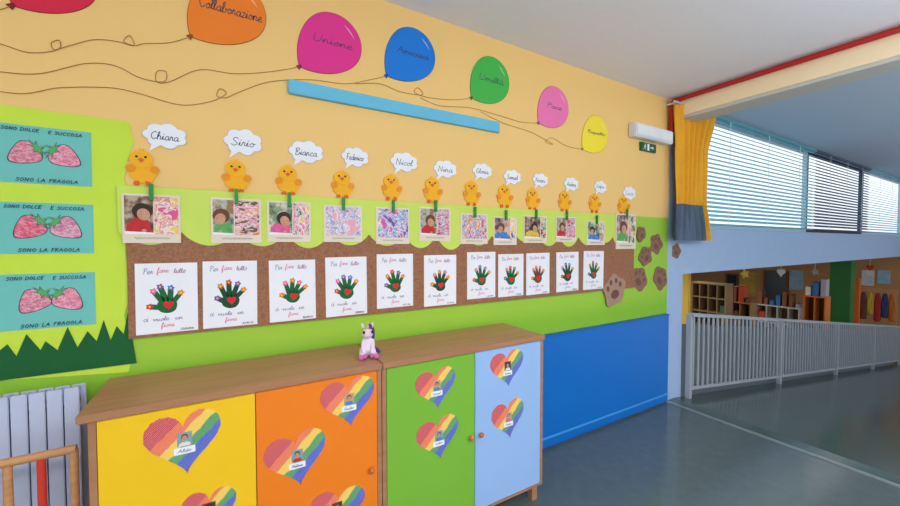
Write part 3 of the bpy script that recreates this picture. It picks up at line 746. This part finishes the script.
hearts = [(183, 444, 78, 62, "Aldo"), (208, 514, 56, 48, "Zoe"), (348, 403, 54, 48, "Giulio"), (296, 460, 62, 54, "Melissa"), (336, 512, 56, 44, "Bianca"),
          (436, 389, 40, 40, "Nicol"), (438, 439, 42, 42, "Sofia"), (507, 369, 33, 36, "Andrea"), (508, 420, 32, 38, "Pietro")]
PHB = [mat("portrait_ground_blue", (130, 160, 170), .6, .3, 50), mat("portrait_ground_dark", (66, 60, 62), .6, .4, 50), mat("portrait_ground_tan", (190, 160, 130), .6, .3, 50)]
for i, (cx_, cy_, w_, h_, s) in enumerate(hearts):
    c, w, h = box_px(cx_-w_/2, cy_-h_/2, cx_+w_/2, cy_+h_/2, YF)
    rot = [0.06, -0.05, 0.08, 0.12, -0.1, 0.1, 0.1, 0.08, 0.1][i]
    hp_ = [(x*(1+0.012*sin(q*2.3+i)), z*(1+0.012*cos(q*3.1+i))) for q, (x, z) in enumerate(heart(64))]
    o = prism("rainbow_heart", [(xf(hp_, 0, 0, rot, w, h), rainbow_mat("rainbow_strokes_%d" % i, 1.0/(0.5*(w+h))), -0.0015, -0.0002)], loc=(c.x, YF, c.z),
              label="rainbow-striped paper heart with a small portrait on a cabinet door", cat="paper heart", group="rainbow hearts")
    pw = 0.044; ph = 0.050; oz = 0.018
    sh_ = PM[[5, 0, 2, 0, 4, 2, 2, 5, 1][i]]
    prism("portrait", [(rect(-pw/2, oz-ph/2, pw/2, oz+ph/2), PHB[i % 3], -0.0025, -0.0017),
                       ([(-0.018, oz-ph/2), (0.018, oz-ph/2), (0.016, oz-0.014), (0.005, oz-0.009), (-0.005, oz-0.009), (-0.016, oz-0.014)], sh_, -0.0027, None),
                       (rect(-0.003, oz-0.012, 0.003, oz-0.004), SKINM, -0.0028, None),
                       (circ(0, oz+0.007, 0.0108, 0.0122, 16), HAIR if i % 2 else HAIR2, -0.0029, None),
                       (circ(0, oz+0.003, 0.0082, 0.0100, 16), SKINM, -0.0031, None),
                       (circ(-0.003, oz+0.005, 0.0010, n=6), BLACK, -0.0032, None), (circ(0.003, oz+0.005, 0.0010, n=6), BLACK, -0.0032, None),
                       (rect(-0.0025, oz-0.002, 0.0025, oz-0.0012), PM[0], -0.0032, None)], parent=o)
    prism("name_tag", [(rect(-0.032, -0.036, 0.032, -0.011), WHITE, -0.0027, -0.0017)], parent=o)
    lettering([(s, 0, -0.0235, 0.042, 0.012, INK, .0016)], -0.0029, o)

# ---------------------------------------------------------------- unicorn figurine
UW = mat("unicorn_white", (232, 216, 232), 0.35, 0.06, 40); UM = mat("unicorn_mane", (104, 52, 130), 0.4, 0.3, 60); UG = mat("unicorn_pink", (206, 110, 170), 0.4)
ux = hit(366, 352, -0.25)
sp = Vector((ux.x, -0.27, HC-0.001))
V = [(0, 0, 0.035), (0, 0, 0.065), (0, 0, 0.09), (0, -0.006, 0.112), (0, -0.022, 0.122), (0, -0.042, 0.114),
     (-0.024, -0.02, 0.020), (-0.034, -0.055, 0.013), (0.024, -0.02, 0.020), (0.034, -0.055, 0.013),
     (-0.020, -0.012, 0.075), (-0.024, -0.036, 0.045), (-0.016, -0.05, 0.022), (0.020, -0.012, 0.075), (0.024, -0.036, 0.045), (0.016, -0.05, 0.022)]
E = [(0, 1), (1, 2), (2, 3), (3, 4), (4, 5), (0, 6), (6, 7), (0, 8), (8, 9), (1, 10), (10, 11), (11, 12), (1, 13), (13, 14), (14, 15)]
R = [0.034, 0.027, 0.019, 0.027, 0.031, 0.018, 0.019, 0.013, 0.019, 0.013, 0.012, 0.010, 0.010, 0.012, 0.010, 0.010]
u = skin("unicorn_figurine", V, E, R, UW, loc=sp, label="small white sitting unicorn figurine with purple mane on the cabinet", cat="figurine")
u.rotation_euler = (0, 0, radians(-12))
def uball(n, c, r, mt): return ball(n, c, r, mt, parent=u)
for sx in (-1, 1):
    uball("eye", (sx*0.020, -0.044, 0.129), (0.006, 0.005, 0.008), BLACK)
    uball("nostril", (sx*0.006, -0.062, 0.112), (0.002, 0.002, 0.002), UG)
    uball("hoof", (sx*0.035, -0.062, 0.014), (0.014, 0.011, 0.014), UG)
    uball("hoof", (sx*0.016, -0.055, 0.016), (0.011, 0.010, 0.012), UG)
    skin("ear", [(sx*0.018, -0.012, 0.142), (sx*0.024, -0.010, 0.160), (sx*0.026, -0.012, 0.170)], [(0, 1), (1, 2)], [0.009, 0.006, 0.002], UW, parent=u)
bm = bmesh.new(); bmesh.ops.create_cone(bm, cap_ends=True, segments=14, radius1=0.007, radius2=0.0008, depth=0.035)
me = bpy.data.meshes.new("horn"); bm.to_mesh(me); bm.free(); me.materials.append(mat("horn_gold", (220, 190, 130), 0.3))
hn = new_obj("horn", me, parent=u, loc=(0, -0.034, 0.164)); hn.rotation_euler = (radians(20), 0, 0)
skin("mane", [(0.004, -0.034, 0.150), (0.010, -0.010, 0.154), (0.022, 0.006, 0.136), (0.028, 0.010, 0.11), (0.030, 0.010, 0.075)], [(0, 1), (1, 2), (2, 3), (3, 4)], [0.012, 0.015, 0.015, 0.013, 0.006], UM, parent=u)
skin("tail", [(0.01, 0.026, 0.03), (0.032, 0.036, 0.026), (0.054, 0.022, 0.018), (0.062, 0.0, 0.014)], [(0, 1), (1, 2), (2, 3)], [0.009, 0.013, 0.013, 0.006], UM, parent=u)

# ---------------------------------------------------------------- radiator
RM = mat("radiator_enamel", (190, 198, 222), 0.35, 0.03)
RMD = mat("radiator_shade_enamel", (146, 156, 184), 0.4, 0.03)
rad = bpy.data.objects.new("radiator", None); COL.objects.link(rad)
rad["label"] = "pale blue-grey ribbed column radiator under the strawberry cards"; rad["category"] = "radiator"
rzt = hit(45, 392, -0.13).z
xr = hit(80, 430, -0.13).x
for i in range(13):
    x1 = xr - i*0.046
    boxes("radiator_section", [(x1-0.042, x1, -0.130, -0.122, 0.15, rzt), (x1-0.028, x1-0.014, -0.121, -0.052, 0.17, rzt-0.012), (x1-0.042, x1, -0.051, -0.045, 0.16, rzt-0.01)], RM, bevel=0.0025, parent=rad)
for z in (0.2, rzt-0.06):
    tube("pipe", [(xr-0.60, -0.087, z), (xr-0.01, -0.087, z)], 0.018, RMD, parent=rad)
for q in (1, 11):
    boxes("bracket", [(xr-q*0.046-0.03, xr-q*0.046, -0.045, -0.001, rzt-0.12, rzt-0.09)], RM, parent=rad)
    boxes("foot", [(xr-q*0.046-0.035, xr-q*0.046-0.01, -0.115, -0.06, 0.0, 0.17)], RM, parent=rad)

gd = bpy.data.objects.new("wooden_rail_guard", None); COL.objects.link(gd)
gd["label"] = "low wooden rail guard with one red post before the radiator"; gd["category"] = "guard rail"
GY = -0.30
gz = hit(40, 456, GY).z
gx1 = hit(78, 450, GY).x
tube("top_rail", [(gx1-0.75, GY, gz), (gx1-0.004, GY, gz)], 0.014, PINE, parent=gd)
tube("bottom_rail", [(gx1-0.75, GY, 0.10), (gx1-0.004, GY, 0.10)], 0.012, PINE, parent=gd)
for px_, mt_ in [(75, PINE), (42, mat("red_post", (206, 60, 44), 0.4)), (8, PINE), (-30, PINE), (-75, PINE)]:
    x = hit(px_, 485, GY).x
    tube("post", [(x, GY, 0.0), (x, GY, gz)], 0.012, mt_, parent=gd)

# ---------------------------------------------------------------- railing
RL = mat("railing_paint", (166, 174, 182), 0.4, 0.03)
rail = bpy.data.objects.new("railing", None); COL.objects.link(rail)
rail["label"] = "grey painted metal bar railing descending along the ramp"; rail["category"] = "railing"
RX0, RX1 = 4.02, 12.95; RY = -0.05
tz0 = 0.86
def sl(name, z0, hh, wd):
    bm = bmesh.new(); vs = []
    for x in (RX0, RX1):
        zc = rampz(x)+z0
        for dy, dz in ((-wd, -hh), (wd, -hh), (wd, hh), (-wd, hh)): vs.append(bm.verts.new((x, RY+dy, zc+dz)))
    for i in range(4): bm.faces.new((vs[i], vs[(i+1) % 4], vs[4+(i+1) % 4], vs[4+i]))
    bm.faces.new(vs[3::-1]); bm.faces.new(vs[4:])
    bmesh.ops.recalc_face_normals(bm, faces=bm.faces)
    me = bpy.data.meshes.new(name); bm.to_mesh(me); bm.free(); me.materials.append(RL)
    return new_obj(name, me, parent=rail)
sl("top_rail", tz0, 0.018, 0.022); sl("bottom_rail", 0.10, 0.014, 0.014)
nb = 88
first = None
for i in range(nb):
    x = RX0+0.08+(RX1-RX0-0.16)*i/(nb-1)
    if first is None:
        first = boxes("baluster", [(-0.013, 0.013, -0.006, 0.006, 0.11, tz0-0.01)], RL, parent=rail)
        first.location = (x, RY, rampz(x))
    else:
        c2 = first.copy(); COL.objects.link(c2); c2.location = (x, RY, rampz(x))
pb = None
for x in (RX0, 6.3, 8.6, 10.8, RX1):
    if pb is None:
        pb = boxes("post", [(-0.022, 0.022, -0.022, 0.022, 0, tz0)], RL, parent=rail); pb.location = (x, RY, rampz(x))
    else:
        c2 = pb.copy(); COL.objects.link(c2); c2.location = (x, RY, rampz(x))

# ---------------------------------------------------------------- lower hall
ZF = -1.2
yp = hitX(686, 300, 5.0)
boxes("yellow_post", [(4.97, 5.03, yp.y-0.04, yp.y+0.04, ZF, 1.25)], mat("yellow_post_paint", (220, 168, 56)), label="slim yellow upright post behind the railing", cat="post")
BXC = [(206, 80, 50), (226, 222, 214), (70, 114, 168), (216, 176, 66), (180, 170, 178), (76, 130, 76), (140, 88, 56), (56, 60, 82)]
BXM = [mat("item_tone_%d" % i, c_) for i, c_ in enumerate(BXC)]
BXL = [mat("item_lid_%d" % i, tuple(int(v*0.75) for v in c_)) for i, c_ in enumerate(BXC)]
def box_item(X, yc, z0, hw, hh, grp, dx=0.2):
    k = random.randrange(8)
    b_ = boxes("storage_box", [(X, X+dx, yc-hw, yc+hw, z0, z0+hh)], BXM[k], bevel=0.004, label="small coloured box or folder pile kept in the lower hall", cat="box", group=grp)
    boxes("lid", [(X-0.005, X+dx+0.005, yc-hw-0.003, yc+hw+0.003, z0+hh, z0+hh+0.012)], BXL[k], parent=b_)
def shelf_unit(X, xa_, xb_, ytop, rows_, cols_, woodm, backm, lab, grp, tops=0, fill=0.6):
    y1 = hitX(xa_, 300, X).y; y0 = hitX(xb_, 300, X).y
    zt = hitX((xa_+xb_)/2, ytop, X).z
    t = 0.025; bl = [(X, X+0.3, y0, y0+t, ZF, zt), (X, X+0.3, y1-t, y1, ZF, zt), (X+0.28, X+0.3, y0, y1, ZF, zt, backm)]
    root = boxes("shelf_unit", bl, woodm, label=lab, cat="shelf unit")
    lev = [ZF+0.05+(zt-ZF-0.08)*r/rows_ for r in range(rows_+1)]
    for z in lev:
        boxes("shelf", [(X+0.001, X+0.28, y0+t, y1-t, z, z+t)], woodm, parent=root)
    for r in range(1, cols_):
        yy = y0+(y1-y0)*r/cols_
        boxes("divider", [(X+0.002, X+0.28, yy-0.008, yy+0.008, ZF+0.05, zt-0.03)], woodm, parent=root)
    cw = (y1-y0)/cols_
    for li in range(max(0, len(lev)-3), len(lev)-1):
        for q in range(cols_):
            if random.random() < fill:
                box_item(X+0.05, y0+cw*(q+0.5), lev[li]+t, cw*0.3, (lev[1]-lev[0]-t)*random.uniform(0.25, 0.7), grp)
    for q in range(tops):
        box_item(X+0.05, y0+(y1-y0)*(q+0.5)/tops, lev[-1]+t, (y1-y0)/tops*random.uniform(0.2, 0.4), random.uniform(0.08, 0.36), grp)
random.seed(3)
shelf_unit(8.0, 691, 726, 283, 7, 4, mat("shelf_beech", (156, 122, 86)), mat("shelf_back_blue", (58, 84, 98)), "tall pigeonhole shelf with blue-grey back in the lower hall", "pigeonhole shelf contents", 0, 0.4)
shelf_unit(11.0, 756, 800, 306, 3, 4, mat("shelf_white", (206, 204, 198)), mat("shelf_back_tan", (110, 82, 62)), "low white open shelf unit holding boxes in the lower hall", "white shelf contents", 7, 0.4)
shelf_unit(10.0, 803, 826, 296, 3, 2, mat("shelf_orange", (216, 118, 48)), mat("shelf_back_brown", (96, 62, 42)), "orange shelf unit beside the green column", "orange shelf contents", 3, 0.5)
shelf_unit(9.0, 729, 751, 302, 3, 2, mat("shelf_oak", (176, 130, 76)), mat("shelf_back_dark", (64, 54, 50)), "low oak framed shelf with dark back in the lower hall", "oak shelf contents", 3, 0.4)
def end_panel(nm, a_, b_, c_, d_, mt, lab, cat, inset=None):
    p0 = hitX(a_, b_, 15.2); p1 = hitX(c_, d_, 15.2)
    y0, y1, z0, z1 = min(p0.y, p1.y), max(p0.y, p1.y), min(p0.z, p1.z), max(p0.z, p1.z)
    o = boxes(nm, [(15.17, 15.199, y0, y1, z0, z1)], mt, label=lab, cat=cat)
    if inset: boxes("pane", [(15.16, 15.169, y0+0.06, y1-0.06, z0+0.06, z1-0.06)], inset, parent=o)
    return o
DK = mat("dark_glass", (40, 44, 50), 0.2)
FRW = mat("door_frame_brown", (130, 84, 50))
end_panel("interior_door", 726, 273, 738, 322, FRW, "brown framed dark glazed door at the hall end", "door", DK)
end_panel("interior_door", 764, 270, 788, 316, FRW, "brown framed dark glazed double door at the hall end", "door", DK)
end_panel("notice_board", 740, 272, 755, 296, mat("board_yellow", (206, 170, 80), .7, .4, 5), "yellow notice board with papers on the hall wall", "notice board")
end_panel("notice_board", 790, 270, 803, 290, mat("board_blue", (160, 190, 216), .7, .4, 5), "pale blue notice board on the hall wall", "notice board")
g0, g1 = hitX(829, 300, 11.0).y, hitX(850, 300, 11.0).y
boxes("green_column", [(11.0, 11.3, g1, g0, ZF, 1.25)], mat("column_green", (50, 112, 54)), bevel=0.01, label="square green painted column in the lower hall", cat="column")
g0, g1 = hitX(850.5, 300, 11.6).y, hitX(859, 300, 11.6).y
boxes("orange_column", [(11.6, 11.7, g1, g0, ZF, 0.8)], mat("column_orange", (222, 104, 38)), bevel=0.01, label="narrow orange upright board next to the green column", cat="board")
rk0, rk1 = hitX(861, 300, 13.5), hitX(897, 300, 13.5)
rz = 0.35
rack = boxes("coat_rack", [(13.5, 13.54, rk1.y, rk0.y, rz, rz+0.1), (13.5, 13.54, rk0.y-0.04, rk0.y, ZF, rz), (13.5, 13.54, rk1.y, rk1.y+0.04, ZF, rz)], PINE, label="wooden coat rack with hanging coats in the lower hall", cat="coat rack")
cc = [(200, 110, 46), (56, 72, 110), (176, 52, 54), (210, 172, 60), (112, 68, 56)]
for i in range(5):
    y = rk1.y + (rk0.y-rk1.y)*(i+0.5)/5
    s = (rk0.y-rk1.y)/5*0.31
    hgt = [0, .06, -.05, .1, -.02][i]
    skin("coat", [(0, 0, -0.72+hgt), (0, 0, -0.45), (0, 0, -0.18), (0, 0, -0.05), (0, -s*0.8, -0.18), (0, -s*1.0, -0.5), (0, s*0.8, -0.18), (0, s*1.0, -0.5)],
         [(0, 1), (1, 2), (2, 3), (2, 4), (4, 5), (2, 6), (6, 7)], [(s*.8, 0.07), (s*0.7, 0.06), (s*0.6, 0.06), 0.03, 0.03, 0.025, 0.03, 0.025], mat("coat_cloth_%d" % i, cc[i], 0.9, 0.1), sub=1,
         loc=(13.43, y, rz+0.06), label="child's coloured coat hanging on the rack", cat="coat", group="coats on rack")
for (X, xa_, xb_) in [(7.0, 733, 762), (8.4, 776, 800)]:
    y1 = hitX(xa_, 300, X).y; y0 = hitX(xb_, 300, X).y
    tb = boxes("table", [(X, X+0.7, y0, y1, ZF+1.02, ZF+1.06)], mat("table_top", (166, 122, 84)), label="wooden table with small items in the lower hall", cat="table", group="hall tables")
    for dx in (0.02, 0.63):
        for yy in (y0+0.02, y1-0.07): boxes("leg", [(X+dx, X+dx+0.05, yy, yy+0.05, ZF, ZF+1.02)], mat("table_top", (166, 122, 84)), parent=tb)
    for q in range(4):
        box_item(X+0.15+0.1*(q % 2), y0+(y1-y0)*(q+0.5)/4, ZF+1.06, (y1-y0)*0.08, random.uniform(0.08, 0.28), "things on hall tables", 0.15)
for i, (px_, py_, X, k) in enumerate([(745, 274, 7.0, 3), (781, 273, 9.0, 1), (815, 272, 10.5, 4), (870, 268, 13.0, 0)]):
    q = hitX(px_, py_, X)
    pts_ = xf(heart(24) if i % 2 else flower(0, 0, 0.5), 0, 0, 0, 0.15)
    o = prism("hanging_cutout", [(pts_, BXM[k], -0.004, 0.004)], loc=(q.x, q.y, q.z), label="coloured paper cut-out hanging on a thread from the hall ceiling", cat="hanging decoration", group="hanging paper cut-outs")
    o.rotation_euler = (0, 0, radians(70))
    tube("thread", [(0, 0, 0.05), (0, 0, 1.25-q.z)], 0.003, WHITE, parent=o)
end_panel("wall_poster", 862, 270, 874, 286, mat("poster_white", (220, 220, 220), .7, .4, 5), "white paper poster on the hall wall", "poster")
end_panel("wall_poster", 878, 270, 890, 284, mat("poster_blue", (160, 190, 210), .7, .4, 5), "pale blue paper poster on the hall wall", "poster")

# ---------------------------------------------------------------- light
W = bpy.data.worlds.new("world"); S.world = W; W.use_nodes = True
bg = W.node_tree.nodes["Background"]; bg.inputs[0].default_value = (0.88, 0.94, 1.0, 1); bg.inputs[1].default_value = 1.22
def area(loc, rot, sx, sy, e, col=(1, 0.97, 0.93)):
    l = bpy.data.lights.new("area", 'AREA'); l.shape = 'RECTANGLE'; l.size = sx; l.size_y = sy; l.energy = e; l.color = col
    o = bpy.data.objects.new("added_fill_light", l); COL.objects.link(o); o.location = loc; o.rotation_euler = rot
area((0.3, -3.2, 2.86), (0, 0, 0), 2.4, 0.5, 58)  # added downward fill lights, out of view, no fixture modelled
area((2.2, -3.6, 2.86), (0, 0, 0), 1.6, 0.5, 28)
# added upward fill lights without fixtures, to brighten the ceilings
area((0.8, -3.6, 1.9), (pi, 0, 0), 3.0, 0.6, 65, (0.97, 0.97, 1))
area((2.6, -3.4, 1.7), (pi, 0, 0), 1.6, 0.8, 60, (0.97, 0.97, 1))
area((8.0, -3.2, 1.6), (pi, 0, 0), 6, 0.8, 45, (0.92, 0.96, 1))
area((9.0, 3.0, 1.2), (0, 0, 0), 5, 2.5, 48, (1, .9, .78))  # added warm fill for the lower hall, no fixture modelled
